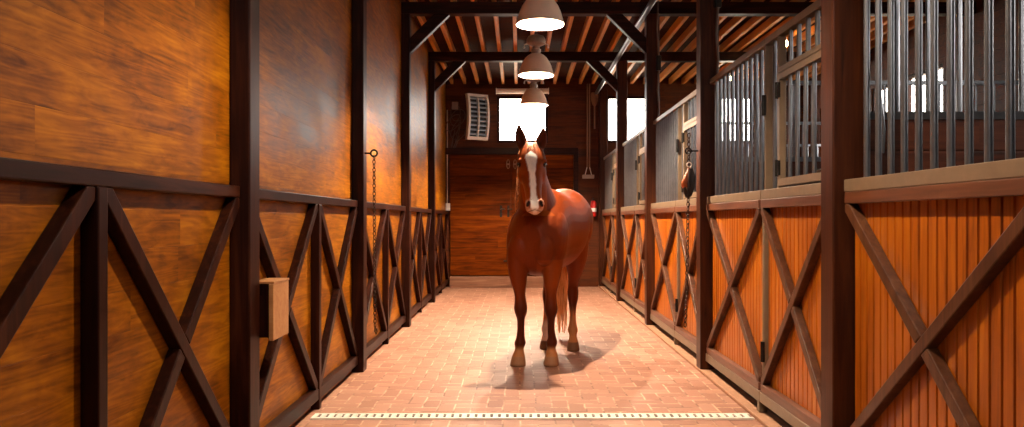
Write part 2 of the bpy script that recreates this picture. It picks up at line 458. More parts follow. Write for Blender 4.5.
# ------------------------------------------------------------------ left timber frames
def cross(mb_full, mb_split, x0, x1, yf0, zf0, yf1, zf1, w):
    """two diagonals between corners, the second cut where the first passes"""
    pass
def clip_brace(a, b, w, x0, x1, ylo, yhi, zlo, zhi, cut=None):
    """polygon (y,z) of a strip a->b clipped to the bay rectangle, optional cut line strip; returns list of polygons"""
    a = Vector(a); b = Vector(b); d = (b - a).normalized(); n = Vector((-d.y, d.x))
    ext = 0.3
    poly = [a - d * ext + n * w / 2, b + d * ext + n * w / 2, b + d * ext - n * w / 2, a - d * ext - n * w / 2]
    def clip(poly, nx, ny, c):       # keep nx*x+ny*y <= c
        out = []
        for i in range(len(poly)):
            p, q = poly[i], poly[(i + 1) % len(poly)]
            fp, fq = nx * p.x + ny * p.y - c, nx * q.x + ny * q.y - c
            if fp <= 0: out.append(p)
            if fp * fq < 0: out.append(p + (q - p) * (fp / (fp - fq)))
        return out
    for nx, ny, c in ((1, 0, yhi), (-1, 0, -ylo), (0, 1, zhi), (0, -1, -zlo)): poly = clip(poly, nx, ny, c)
    if cut is None: return [poly]
    ca, cb, cw = cut
    ca = Vector(ca); cb = Vector(cb); cd = (cb - ca).normalized(); cn = Vector((-cd.y, cd.x)); k0 = cn.dot(ca)
    p1 = clip(poly, cn.x, cn.y, k0 - cw / 2); p2 = clip(poly, -cn.x, -cn.y, -(k0 + cw / 2))
    return [p for p in (p1, p2) if len(p) > 2]
def braces(parent, mat, x0, x1, ylo, yhi, zlo, zhi, full_up, w):
    """full_up: True when the unbroken brace climbs with y"""
    A = ((ylo, zlo), (yhi, zhi)); B = ((ylo, zhi), (yhi, zlo))
    full, part = (A, B) if full_up else (B, A)
    for ab, cut in ((full, None), (part, (full[0], full[1], w + 0.004))):
        mb = MB()
        for poly in clip_brace(ab[0], ab[1], w, x0, x1, ylo, yhi, zlo, zhi, cut):
            mb.prism([(x0, p.x, p.y) for p in poly], (x1 - x0, 0, 0))
        mb.build('brace', mat, parent, bevel=0.005)

def left_frame(y0, y1, label):
    ym = (y0 + y1) / 2
    t = thing('cross_bracing', (XL, ym, 0), label, 'timber frame', 'cross braced frames on the left wall')
    g = 0.003
    MB().box(XL, -1.335, y0 + g, y1 - g, 1.372, 1.428).build('top_rail', M['dark_y'], t, bevel=0.006)
    MB().box(XL, -1.335, y0 + g, y1 - g, 0.065, 0.142).build('bottom_rail', M['dark_y'], t, bevel=0.006)
    MB().box(XL, -1.33, ym + 0.02, ym + 0.08, 0.0, 1.372).build('stud', M['dark_z'], t, bevel=0.006)
    for lo, hi, up in ((y0 + g, ym + 0.019, True), (ym + 0.081, y1 - g, False)):
        braces(t, M['dark_z'], XL, -1.338, lo, hi, 0.143, 1.371, up, 0.062)
    return t
lbls = ['dark cross braced frame on left wall at the left picture edge', 'dark cross braced frame on left wall holding the pale box',
        'dark cross braced frame on left wall behind the hanging chain', 'small looking braced frame on left wall beyond the chain',
        'farthest dark braced frame on left wall next to back door']
y0s = [LP[0] - STEP + 0.145] + [p + 0.145 for p in LP]
y1s = LP + [YB]
for a, b, lb in zip(y0s, y1s, lbls): left_frame(a, b, lb)

# ------------------------------------------------------------------ right stall fronts
def boards(mb, ylo, yhi, zlo, zhi, x0, x1):
    n = max(1, round((yhi - ylo) / 0.068)); w = (yhi - ylo) / n
    for i in range(n):
        a, b = ylo + i * w, ylo + (i + 1) * w; c = 0.0075
        pts = [(x0 + 0.016, a, zlo), (x0, a + c, zlo), (x0, b - c, zlo), (x0 + 0.016, b, zlo), (x1, b, zlo), (x1, a, zlo)]
        mb.prism(pts, (0, 0, zhi - zlo))
    return mb
ZR0, ZR1, ZT0, ZT1 = 1.398, 1.458, 2.388, 2.432
def bar_at(parent, y, z0, z1, x=1.605, r=0.0145):
    MB().lathe((x, y, 0), [(r, z0), (r, z1)], 10).build('bar', M['steel'], parent)
def stall_panel(y0, y1, label):
    t = thing('stall_barrier', (XR, (y0 + y1) / 2, 0), label, 'stall panel', 'fixed stall fronts along the right side')
    e = 0.02
    fr = MB().box(1.555, 1.635, y0, y1, ZR0, ZR1).box(1.58, 1.635, y0, y1, ZT0, ZT1).box(1.546, 1.635, y0, y1, 0.097, 0.161)
    for ya in (y0,): fr.box(1.572, 1.635, ya, ya + e, 0.161, ZR0).box(1.588, 1.622, ya, ya + e, ZR1, ZT0)
    fr.box(1.546, 1.6, y0, y0 + e + 0.02, 0.025, 0.097)
    fr.build('steel_frame', M['frame'], t, bevel=0.004)
    boards(MB(), y0 + e, y1 - e, 0.163, ZR0 - 0.001, 1.598, 1.628).build('board_panel', M['board'], t)
    MB().box(1.548, 1.597, y0 + e, y1 - e, 1.342, 1.397).build('top_rail', M['rail_r'], t, bevel=0.005)
    MB().box(1.548, 1.597, y0 + e, y1 - e, 0.162, 0.215).build('bottom_rail', M['rail_r'], t, bevel=0.005)
    braces(t, M['brace_r'], 1.55, 1.597, y0 + e, y1 - e, 0.216, 1.341, False, 0.054)
    n = round((y1 - y0 - 2 * e) / 0.12)
    for i in range(1, n): bar_at(t, y0 + e + (y1 - y0 - 2 * e) * i / n, ZR1, ZT0)
    return t
def stall_door(y0, y1, label):
    """y1 side carries the hinges; holds a hatch in its grille"""
    t = thing('stall_gate', (XR, (y0 + y1) / 2, 0), label, 'stall door', 'stall doors along the right side', kind='thing')
    e = 0.014
    fr = MB().box(1.555, 1.63, y0, y1, ZR0, ZR1).box(1.578, 1.63, y0, y1, ZT0, ZT1).box(1.546, 1.63, y0, y1, 0.097, 0.161)
    for ya in (y0, y1 - e): fr.box(1.572, 1.63, ya, ya + e, 0.161, ZR0).box(1.578, 1.63, ya, ya + e, ZR1, ZT0)
    yh = y1 - 0.27
    fr.box(1.58, 1.628, y0 + e, yh + 0.03, 2.16, 2.19)                         # rail above the hatch
    fr.box(1.58, 1.628, yh, yh + 0.03, ZR1, 2.16).box(1.58, 1.628, yh, yh + 0.03, 2.19, ZT0)
    fr.build('steel_frame', M['frame'], t, bevel=0.004)
    boards(MB(), y0 + e, y1 - e, 0.163, ZR0 - 0.001, 1.598, 1.628).build('board_panel', M['board'], t)
    MB().box(1.548, 1.597, y0 + e, y1 - e, 1.342, 1.397).build('top_rail', M['rail_r'], t, bevel=0.005)
    MB().box(1.548, 1.597, y0 + e, y1 - e, 0.162, 0.215).build('bottom_rail', M['rail_r'], t, bevel=0.005)
    braces(t, M['brace_r'], 1.55, 1.597, y0 + e, y1 - e, 0.216, 1.341, False, 0.052)
    bar_at(t, (yh + 0.03 + y1 - e) / 2, ZR1, ZT0)
    nb = 6
    for i in range(1, nb): bar_at(t, y0 + e + (yh - y0 - e) * i / nb, 2.19, ZT0)
    # hatch
    a, b = y0 + e + 0.008, yh - 0.008; z0, z1 = ZR1 + 0.012, 2.152
    hm = MB().box(1.572, 1.612, a, b, z0, z0 + 0.045).box(1.572, 1.612, a, b, z1 - 0.035, z1)
    hm.box(1.572, 1.612, a, a + 0.03, z0 + 0.045, z1 - 0.035).box(1.572, 1.612, b - 0.03, b, z0 + 0.045, z1 - 0.035)
    hd = hm.build('hatch', M['frame'], t, bevel=0.003)
    for i in range(1, nb):
        yy = a + 0.03 + (b - a - 0.06) * i / nb
        MB().lathe((1.592, yy, 0), [(0.0125, z0 + 0.045), (0.0125, z1 - 0.035)], 10).build('hatch_bar', M['steel'], hd)
    for zc in (z0 + 0.11, z1 - 0.1):
        mb = MB().lathe((1.567, b + 0.006, zc), [(0.011, -0.05), (0.011, 0.05)], 10).box(1.566, 1.578, b - 0.03, b + 0.03, zc - 0.045, zc + 0.045)
        tag(mb.build('hatch_hinge', M['black'], hd), 'black barrel hinge')
    mb = MB().box(1.555, 1.572, a, a + 0.06, z0 + 0.01, z0 + 0.1).tube([(1.55, a + 0.12, z0 + 0.05), (1.55, a + 0.008, z0 + 0.05), (1.55, a + 0.008, z0 + 0.09)], 0.01, 8)
    tag(mb.build('latch', M['black'], hd), 'black sliding latch')
    for zc in (2.0, 0.42):
        hx_ = 1.562 if zc < 1.4 else 1.57
        mb = MB().lathe((hx_, y1 - 0.014, zc), [(0.014, -0.065), (0.014, 0.065)], 10).box(hx_ - 0.002, hx_ + 0.01, y1 - 0.022, y1, zc - 0.05, zc + 0.05)
        tag(mb.build('hinge', M['black'], t), 'black door hinge')
    return t
pl = ['orange board stall panel with tall bars at right picture edge, nearest the camera',
      'barred stall panel with cross brace just behind the nearest hatch door',
      'barred stall panel on right behind the hanging chain', 'small looking barred panel right of the horse, fourth from camera',
      'farthest barred stall panel on right by the extinguisher']
dl = ['orange stall door just outside the right picture edge', 'nearest barred stall door with hatch, behind the broad right post',
      'barred stall door behind the chain with leather piece', 'barred stall door beyond the second right post from camera, third along',
      'farthest barred stall door on the right side']
for i in range(5):
    ya = LP[0] - STEP + 0.155 + STEP * i + 0.005
    yb = LP[0] + STEP * i - 0.005 if i < 4 else RP[4] - 0.005
    ym = ya + 1.12
    stall_door(ya, ym - 0.004, dl[i])
    stall_panel(ym + 0.004, yb, pl[i])

# partitions between the stalls
ptl = ['plank stall partition with grey bars nearest the camera, seen through the right edge bars', 'barred stall partition second from camera, lit windows behind it',
       'barred stall partition third from camera behind the stall bars', 'farthest barred stall partition before the back wall']
for y0, lb in zip(LP, ptl):
    yc = y0 + 0.08
    t = thing('stall_partition', (3.5, yc, 0), lb, 'stall partition', 'partitions between the stalls')
    MB().box(1.665, XO - 0.01, yc - 0.025, yc + 0.025, 0.03, 1.755).build('board_panel', M['part'], t)
    fr = MB().box(1.665, XO - 0.01, yc - 0.03, yc + 0.03, 1.755, 1.792).box(1.665, XO - 0.01, yc - 0.02, yc + 0.02, 2.40, 2.432)
    fr.box(1.665, 1.70, yc - 0.02, yc + 0.02, 1.792, 2.40).box(XO - 0.045, XO - 0.01, yc - 0.02, yc + 0.02, 1.792, 2.40)
    fr.build('steel_frame', M['steel'], t)
    n = 24
    for i in range(1, n):
        xx = 1.70 + (XO - 0.045 - 1.70) * i / n
        MB().lathe((xx, yc, 0), [(0.013, 1.792), (0.013, 2.40)], 8).build('bar', M['steel'], t)

# ------------------------------------------------------------------ beams, joists
for y0, lb in ((LP[2], 'nearer dark cross beam with corner braces, close to the top picture edge'), (LP[3], 'farther dark cross beam with corner braces, below the pine joists')):
    t = thing('tie_beam', (0.1, y0 + 0.07, ZB0), lb, 'beam', 'cross beams under the ceiling', kind='thing')
    MB().box(XL, XO - 0.005, y0, y0 + 0.14, ZB0 + 0.001, ZB1).build('beam', M['dark_x'], t, bevel=0.008)
    for x0, sg in ((-1.29, 1), (1.505, -1)):
        w = 0.1
        a, b = 0.36, 0.44
        pts = [(x0, y0 + 0.02, ZB0 - 0.46), (x0, y0 + 0.02, ZB0 - 0.28), (x0 + sg * 0.28, y0 + 0.02, ZB0), (x0 + sg * 0.47, y0 + 0.02, ZB0)]
        MB().prism(pts, (0, 0.1, 0)).build('brace', M['dark_x'], t, bevel=0.006)
x = XL + 0.12; i = 0
while x < XO - 0.05:
    o = MB().box(x - 0.026, x + 0.026, YF + 0.02, YB - 0.01, ZB1 + 0.001, ZC - 0.001).build('ceiling_joist', M['joist'], base=(x, 6, ZB1), bevel=0.004)
    tag(o, 'pine ceiling joist running along the barn above the cross beams', 'joist', 'pine ceiling joists', kind='thing')
    x += 0.243
# silver duct along the right posts
o = MB().tube([(1.465, 1.0, 3.665), (1.465, 5.5, 3.665), (1.465, YB - 0.05, 3.665)], 0.034, 14).build('silver_pipe', M['duct'], base=(1.465, 6, 3.665))
tag(o, 'shiny silver pipe running along the tops of the right posts', 'pipe')

# ------------------------------------------------------------------ pendant lamps
def lamp(x, y, z, label, bulb='bulb'):
    t = thing('pendant_lamp', (x, y, z), label, 'lamp', 'dome lamps over the aisle')
    r = 0.219
    prof = [(a_ * 0.932, h_ * 0.932) for a_, h_ in ((0.241, 0.0), (0.241, 0.012), (0.233, 0.02), (0.222, 0.07), (0.205, 0.125), (0.178, 0.185), (0.145, 0.235), (0.11, 0.268), (0.075, 0.288), (0.05, 0.295))]
    inner = [(a - 0.006 if a > 0.06 else 0.044, h if k == 0 else h - 0.004) for k, (a, h) in enumerate(prof)]
    MB().lathe((x, y, z), prof, 40, cap=False).lathe((x, y, z), [prof[0], inner[0]], 40, cap=False).build('lamp_shade', M['shade'], t)
    MB().lathe((x, y, z), inner, 40, cap=False).build('reflector', M['shade_in'], t)
    cap = [(0.05, 0.273), (0.062, 0.30), (0.062, 0.325), (0.045, 0.335), (0.045, 0.365), (0.085, 0.378), (0.115, 0.395), (0.122, 0.42), (0.118, 0.455), (0.095, 0.49), (0.05, 0.505), (0.02, 0.51)]
    MB().lathe((x, y, z), cap, 28).build('lamp_housing', M['cast'], t)
    mb = MB()
    for s in (-1, 1): mb.tube([(x + s * 0.10, y, z + 0.40), (x + s * 0.145, y, z + 0.385), (x + s * 0.15, y, z + 0.36)], 0.009, 8).sphere((x + s * 0.15, y, z + 0.352), 0.014, 10, 6)
    mb.build('clip', M['white'], t)
    MB().lathe((x, y, z), [(0.008, 0.505), (0.008, (ZB1 if x < 0.222 else ZC) - z - 0.001)], 10).build('rod', M['black'], t)
    MB().sphere((x, y, z + 0.145), (0.032, 0.032, 0.042), 16, 10).build('bulb', M[bulb], t)
    MB().lathe((x, y, z), [(0.03, 0.187), (0.03, 0.272)], 12).build('lamp_socket', M['white'], t)
    return t
lamp(0.19, 3.35, 3.07, 'added dimmer dome lamp, unseen above the picture top, lighting the near walls', 'bulb_added')  # extra lamp added out of view to brighten the near walls
lamp(0.195, 7.21, 3.07, 'large beige dome lamp cut by the top picture edge', 'bulb_top')
lamp(0.213, 9.75, 3.07, 'beige dome lamp hanging middle of the three, before the cross beam', 'bulb_mid')
lamp(0.232, 12.29, 3.07, 'smallest looking dome lamp, hanging before the white window')
for y, lb in ((10.85, 'glowing bare bulb seen through bars above the nearest hatch door'), (13.58, 'farther glowing bare bulb seen through bars of nearest fixed grille')):
    t = thing('stall_bulb', (3.7, y, 3.74), lb, 'bulb', 'bulbs over the stalls')
    MB().sphere((3.7, y, 3.72), (0.04, 0.04, 0.055), 14, 8).build('bulb', M['bulb2'], t)
    MB().lathe((3.7, y, 3.76), [(0.03, 0), (0.025, 0.05), (0.012, 0.06), (0.012, 0.185)], 12).build('lamp_socket', M['white'], t)

# ------------------------------------------------------------------ drain
t = thing('drain_grate', (0.13, 5.0, 0), 'pale slotted steel drain grate across the paved floor', 'drain')
x0, x1, ya, yb = -1.32, 1.49, 4.935, 5.06
mb = MB().box(x0, x1, ya, ya + 0.026, 0.0005, 0.012).box(x0, x1, yb - 0.026, yb, 0.0005, 0.012)
n = 56; w = (x1 - x0) / n
for i in range(n): mb.box(x0 + i * w, x0 + i * w + w * 0.62, ya + 0.026, yb - 0.026, 0.0005, 0.012)
mb.build('grate', M['galv'], t)
MB().box(x0 + 0.005, x1 - 0.005, ya + 0.01, yb - 0.01, 0.0002, 0.003).build('channel', M['hole'], t)

# ------------------------------------------------------------------ box behind the first left post
t = thing('wooden_box', (-1.28, 4.02, 0.66), 'small pale wooden box fixed low on left wall beside nearest post', 'box')
MB().box(-1.334, -1.25, 3.905, 4.135, 0.675, 0.945).build('box_body', M['dark_z'], t, bevel=0.003)
MB().box(-1.249, -1.225, 3.89, 4.15, 0.662, 0.945).build('front_panel', M['box'], t, bevel=0.003)
MB().box(-1.332, -1.222, 3.89, 4.152, 0.946, 0.958).build('box_lid', M['box'], t, bevel=0.002)
mb = MB()

# ------------------------------------------------------------------ chains
def chain(mb, pts, link=0.042, r=0.0042, wd=0.012):
    """links along a polyline"""
    segs = []
    tot = 0; P = [Vector(p) for p in pts]
    lens = [(P[i + 1] - P[i]).length for i in range(len(P) - 1)]; tot = sum(lens); n = int(tot / (link * 0.78))
    def ev(s):
        for i, L in enumerate(lens):
            if s <= L or i == len(lens) - 1: return P[i] + (P[i + 1] - P[i]) * (s / L)
            s -= L
    for i in range(n):
        c = ev((i + 0.5) * tot / n); d = (ev(min(tot, (i + 1) * tot / n)) - ev(i * tot / n)).normalized()
        ref = Vector((0.7, 0.7, 0)) if i % 2 else Vector((0.7, -0.7, 0))
        s = (ref - d * ref.dot(d)).normalized()
        ring = []
        for k in range(12):
            a = 2 * math.pi * k / 12
            ring.append(c + d * (math.sin(a) * link / 2) + s * (math.cos(a) * wd))
        mb.tube(ring, r, 5, True)
    return mb
# left
yy = 6.52
t = thing('hanging_chain', (-1.21, yy, 0.36), 'long rusty chain hanging from ring hook on left wall post', 'chain')
hk = MB().tube([(-1.289, yy, 1.823), (-1.24, yy, 1.823)], 0.008, 8)
hk.tube([(-1.212 + 0.027 * math.cos(a), yy, 1.823 + 0.027 * math.sin(a)) for a in [2 * math.pi * i / 16 for i in range(16)]], 0.008, 8, True)
hk.build('ring_hook', M['black'], t)
chain(MB(), [(-1.212, yy, 1.80), (-1.209, yy, 1.2), (-1.203, yy, 0.37)]).build('chain_links', M['iron'], t)
mb = MB().tube([(-1.203, yy, 0.37), (-1.203, yy, 0.33), (-1.195, yy, 0.31), (-1.187, yy, 0.33), (-1.19, yy, 0.36)], 0.006, 8)
mb.build('snap_hook', M['black'], t)
# right, with the leather piece
yy = 6.55
t = thing('chain_with_hook', (1.42, yy, 0.36), 'long rusty chain hanging beside the right stall panel from a post hook', 'chain')
hk = MB().tube([(1.504, yy, 1.845), (1.445, yy, 1.845)], 0.007, 8)
hk.tube([(1.422 + 0.024 * math.cos(a), yy, 1.845 + 0.024 * math.sin(a)) for a in [2 * math.pi * i / 16 for i in range(16)]], 0.007, 8, True)
hk.build('ring_hook', M['black'], t)
chain(MB(), [(1.424, yy - 0.012, 1.99), (1.423, yy - 0.012, 1.87), (1.418, yy - 0.012, 1.45), (1.412, yy, 0.9), (1.395, yy, 0.37)], 0.046, 0.0045, 0.013).build('chain_links', M['iron'], t)
t = thing('leather_halter', (1.385, yy - 0.04, 1.5), 'tan and black leather halter hanging on the right chain', 'halter')
mb = MB()
rings = []
for cx, cy_, cz, a, b in ((1.418, yy - 0.055, 1.70, 0.010, 0.012), (1.412, yy - 0.06, 1.665, 0.02, 0.02), (1.398, yy - 0.066, 1.625, 0.03, 0.026), (1.386, yy - 0.07, 1.585, 0.036, 0.03), (1.377, yy - 0.07, 1.555, 0.03, 0.026), (1.374, yy - 0.07, 1.535, 0.016, 0.016)):
    rings.append([Vector((cx + a * math.cos(u), cy_ + b * math.sin(u), cz + 0.008 * math.sin(2 * u))) for u in [2 * math.pi * q / 18 for q in range(18)]])
mb.loft(rings).build('noseband', M['leather'], t)
mb = MB()
for off in (0.0, 0.014, -0.016, 0.024):
    mb.tube([(1.42 + off * 0.3, yy - 0.09, 1.69), (1.425 + off, yy - 0.105, 1.62), (1.415 + off, yy - 0.11, 1.53), (1.402 + off * 0.8, yy - 0.10, 1.47), (1.39 + off * 0.3, yy - 0.10, 1.455), (1.378 + off * 0.3, yy - 0.10, 1.49), (1.37, yy - 0.095, 1.535)], 0.011, 7)
mb.build('strap', M['leather_d'], t)
mb = MB().tube([(1.416 + 0.02 * math.cos(a), yy - 0.06, 1.725 + 0.02 * math.sin(a)) for a in [2 * math.pi * i / 14 for i in range(14)]], 0.005, 6, True)
mb.build('buckle', M['galv'], t)

# cords beside the right posts
for y0, lb in ((LP[1], 'black cord with plug box dropping beside the right post with chain'), (LP[2], 'black cord with plug box dropping beside the post before window glow'),):
    yc = y0 - 0.028; xx = 1.635
    t = thing('power_cord', (xx, yc, 2.45), lb, 'cord', 'cords dropping to the stall grilles')
    mb = MB().tube([(xx, yc, ZB1 - 0.002), (xx - 0.01, yc, 3.5), (xx + 0.008, yc, 3.2)], 0.01, 8)
    mb.tube([(xx + 0.008, yc, 3.02), (xx - 0.006, yc, 2.8), (xx + 0.012, yc + 0.01, 2.6), (xx + 0.0, yc, 2.45)], 0.011, 8)
    mb.build('cable', M['cable'], t)
    MB().box(xx - 0.022, xx + 0.034, yc - 0.025, yc + 0.025, 3.02, 3.2).build('plug_box', M['black'], t, bevel=0.008)
# wavy cable inside the nearest grille
pts = [(1.66 + 0.012 * math.sin(i * 1.3), 3.58 + 0.02 * math.sin(i * 0.9), 3.84 - i * 0.108) for i in range(22)]
o = MB().tube(pts, 0.007, 8).build('silver_cable', M['steel'], base=(1.66, 3.58, 1.7))
tag(o, 'wavy silver cable hanging inside the bars at the right', 'cable')

# ------------------------------------------------------------------ things on the back wall
# louvred heater: a curved front on a box, turned towards the aisle
t = thing('louvred_heater', (-0.77, 14.55, 2.76), 'white curved louvred heater high on the back wall left of window', 'heater')
yaw = R(30); hh, hw = 0.85, 0.215
cx_, cyy, zb = -0.77, 14.52, 2.76
ux = Vector((math.cos(yaw), math.sin(yaw), 0)); fw = Vector((math.sin(yaw), -math.cos(yaw), 0))
def hp(u, dd, z): return Vector((cx_, cyy, zb)) + ux * u + fw * dd + Vector((0, 0, z))
def bow(z): return 0.075 * (1 - ((z - hh / 2) / (hh / 2)) ** 2)
N = 18
def strip(mb, u0, u1, thick, z0=0.0, z1=hh, off=0.0):
    ring = []
    for i in range(N + 1):
        z = z0 + (z1 - z0) * i / N
        ring.append([hp(u0, bow(z) + off, z), hp(u1, bow(z) + off, z), hp(u1, bow(z) + off - thick, z), hp(u0, bow(z) + off - thick, z)])
    vs = [p for r_ in ring for p in r_]; fs = []
    for i in range(N):
        for q in range(4):
            q2 = (q + 1) % 4; fs.append((i * 4 + q, i * 4 + q2, (i + 1) * 4 + q2, (i + 1) * 4 + q))
    fs += [(3, 2, 1, 0), (N * 4, N * 4 + 1, N * 4 + 2, N * 4 + 3)]
    mb.add(vs, fs)
mb = MB(); strip(mb, -hw, -hw + 0.04, 0.09); strip(mb, hw - 0.035, hw, 0.09); strip(mb, -hw + 0.04, hw - 0.035, 0.08, 0, 0.055); strip(mb, -hw + 0.04, hw - 0.035, 0.08, hh - 0.055, hh)
strip(mb, -0.012, 0.012, 0.06, 0.055, hh - 0.055, -0.004)
mb.build('housing', M['white'], t, bevel=0.004)
mb = MB(); strip(mb, -hw + 0.035, hw - 0.03, 0.02, 0.03, hh - 0.03, -0.075); mb.build('back_panel', M['vent_dark'], t)
for i in range(9):
    z = 0.055 + (hh - 0.11) * (i + 0.5) / 9
    for u0, u1 in ((-hw + 0.042, -0.014), (0.014, hw - 0.037)):
        pts = [hp(u0, bow(z) - 0.01, z - 0.012), hp(u1, bow(z) - 0.01, z - 0.012), hp(u1, bow(z) - 0.055, z + 0.022), hp(u0, bow(z) - 0.055, z + 0.022)]
        MB().prism(pts, (0, 0, 0.007)).build('louvre', M['louver'], t)
mb = MB().bar(hp(-0.1, -0.05, 0.5), (-0.9, YB - 0.001, 3.26), 0.04, 0.03, (0, 0, 1)).bar(hp(0.1, -0.05, 0.5), (-0.6, YB - 0.001, 3.26), 0.04, 0.03, (0, 0, 1))
mb.build('bracket', M['black'], t)
# roller blind box
t = thing('roller_blind', (0.065, 14.75, 3.68), 'pale rolled up blind mounted above the back window', 'blind')
MB().lathe((-0.42, 14.74, 3.70), [(0.05, 0.0), (0.05, 0.97)], 20, axis='x').build('blind_roll', M['white'], t)
mb = MB().box(-0.435, -0.422, 14.69, YB - 0.001, 3.65, 3.755).box(0.552, 0.565, 14.69, YB - 0.001, 3.65, 3.755)
mb.build('bracket', M['white'], t)
# cable tangle and conduit
t = thing('cable_bundle', (-1.2, 14.75, 2.8), 'dark tangle of looped cables on back wall left of heater', 'cable')
mb = MB()
for q in range(7):
    cx0 = -1.2 + 0.05 * math.sin(q * 2.1); z0 = 3.3 - 0.1 * q; pts = []
    for i in range(15):
        u = i / 14
        pts.append((cx0 + 0.15 * math.sin(u * 6.3 + q) * (0.6 + 0.4 * math.sin(q)), 14.77 - 0.02 * (q % 3), z0 + 0.16 * math.cos(u * 6.3 + q * 0.7)))
    mb.tube(pts, 0.008, 6)
mb.tube([(-1.32, 14.77, 3.1), (-1.33, 14.77, 2.95), (-1.26, 14.77, 2.80), (-1.14, 14.77, 2.78), (-1.03, 14.76, 2.88), (-0.99, 14.75, 3.05), (-0.92, 14.72, 3.15)], 0.009, 6)
mb.build('cable', M['cable'], t)
MB().box(-1.27, -1.15, 14.74, YB - 0.001, 3.36, 3.5).build('junction_box', M['cast'], t, bevel=0.006)
t = thing('wall_switch', (-1.345, 14.72, 1.45), 'small pale switch box with conduit on back wall by left corner', 'switch')
MB().box(-1.385, -1.305, 14.73, YB - 0.001, 1.44, 1.58).build('switch_box', M['white'], t, bevel=0.006)
MB().box(-1.362, -1.33, 14.722, 14.73, 1.48, 1.54).build('rocker', M['galv'], t)
MB().tube([(-1.36, 14.78, 1.58), (-1.36, 14.78, 2.4), (-1.36, 14.78, 3.35)], 0.011, 8).build('conduit', M['palecable'], t)
# broom
t = thing('broom', (1.31, 14.72, 2.0), 'long pale broom hanging head down on back wall right of door', 'broom')
for s in (-1, 1):
    MB().tube([(1.31 + s * 0.022, 14.74, 3.84), (1.31 + s * 0.022, 14.74, 2.26)], 0.013, 8).build('handle', M['palewood'], t)
mb = MB()
for s in (-1, 1): mb.tube([(1.31 + s * 0.02, 14.74, 2.28), (1.31 + s * 0.06, 14.74, 2.12)], 0.009, 6)
mb.build('yoke', M['galv'], t)
MB().box(1.20, 1.42, 14.70, 14.785, 2.05, 2.12).build('broom_head', M['galv2'], t, bevel=0.008)
# wooden shovel
t = thing('wooden_shovel', (1.428, 14.75, 3.0), 'brown wooden shovel hanging blade up on back wall beside broom', 'shovel')
mb = MB(); bl = []
for z, w in ((3.68, 0.055), (3.64, 0.07), (3.55, 0.068), (3.47, 0.05), (3.42, 0.026)):
    bl.append((z, w))
rings = [[Vector((1.428 - w, 14.752, z)), Vector((1.428, 14.735, z)), Vector((1.428 + w, 14.752, z)), Vector((1.428, 14.762, z))] for z, w in bl]
mb.loft(rings).build('blade', M['palewood'], t)
MB().tube([(1.428, 14.75, 3.44), (1.428, 14.75, 2.99)], 0.015, 10).build('handle', M['palewood'], t)
# fire extinguisher
t = thing('fire_extinguisher', (1.40, 14.7, 1.33), 'small red fire extinguisher hung on back wall right of horse', 'extinguisher')
MB().lathe((1.40, 14.72, 1.33), [(0.05, 0.0), (0.062, 0.012), (0.064, 0.03), (0.064, 0.24), (0.055, 0.275), (0.03, 0.30), (0.022, 0.305)], 24).build('cylinder_body', M['red'], t)
MB().lathe((1.40, 14.72, 1.42), [(0.0648, 0.0), (0.0648, 0.07)], 24, cap=False).build('paper_label', M['paper'], t)
mb = MB().lathe((1.40, 14.72, 1.635), [(0.018, 0), (0.018, 0.035)], 12).box(1.385, 1.415, 14.65, 14.73, 1.67, 1.682).box(1.385, 1.415, 14.66, 14.73, 1.645, 1.655)
mb.build('valve', M['black'], t)
MB().tube([(1.40, 14.70, 1.66), (1.35, 14.68, 1.62), (1.33, 14.68, 1.5), (1.33, 14.69, 1.4)], 0.01, 8).build('hose', M['cable'], t)
MB().box(1.38, 1.42, 14.78, YB - 0.001, 1.42, 1.6).build('bracket', M['black'], t)

# ------------------------------------------------------------------ horse
def ell(c, u, v, a, b, n=28, e=2.0):
    out = []
    for k in range(n):
        t = 2 * math.pi * k / n
        ct, st = math.cos(t), math.sin(t)
        x = math.copysign(abs(ct) ** (2 / e), ct); y = math.copysign(abs(st) ** (2 / e), st)
        out.append(Vector(c) + u * (a * x) + v * (b * y))
    return out
def spline(keys, per=5):
    """Catmull-Rom through tuples"""
    out = []; n = len(keys)
    for i in range(n - 1):
        p0, p1, p2, p3 = keys[max(i - 1, 0)], keys[i], keys[i + 1], keys[min(i + 2, n - 1)]
        for s in range(per):
            t = s / per
            out.append(tuple(0.5 * (2 * b + (c - a) * t + (2 * a - 5 * b + 4 * c - d) * t * t + (3 * b - a - 3 * c + d) * t ** 3) for a, b, c, d in zip(p0, p1, p2, p3)))
    out.append(tuple(keys[-1])); return out

HB = Vector((0.30, 7.25, 0.0))                       # base of the horse on the floor
HA = Vector((0.105, 6.72, 0.0)); HD = Vector((0.296, 0.955, 0.0)).normalized(); HN = Vector((HD.y, -HD.x, 0))
UP = Vector((0, 0, 1))
def hx(s, l, z): return HA + HD * s + HN * l + UP * z

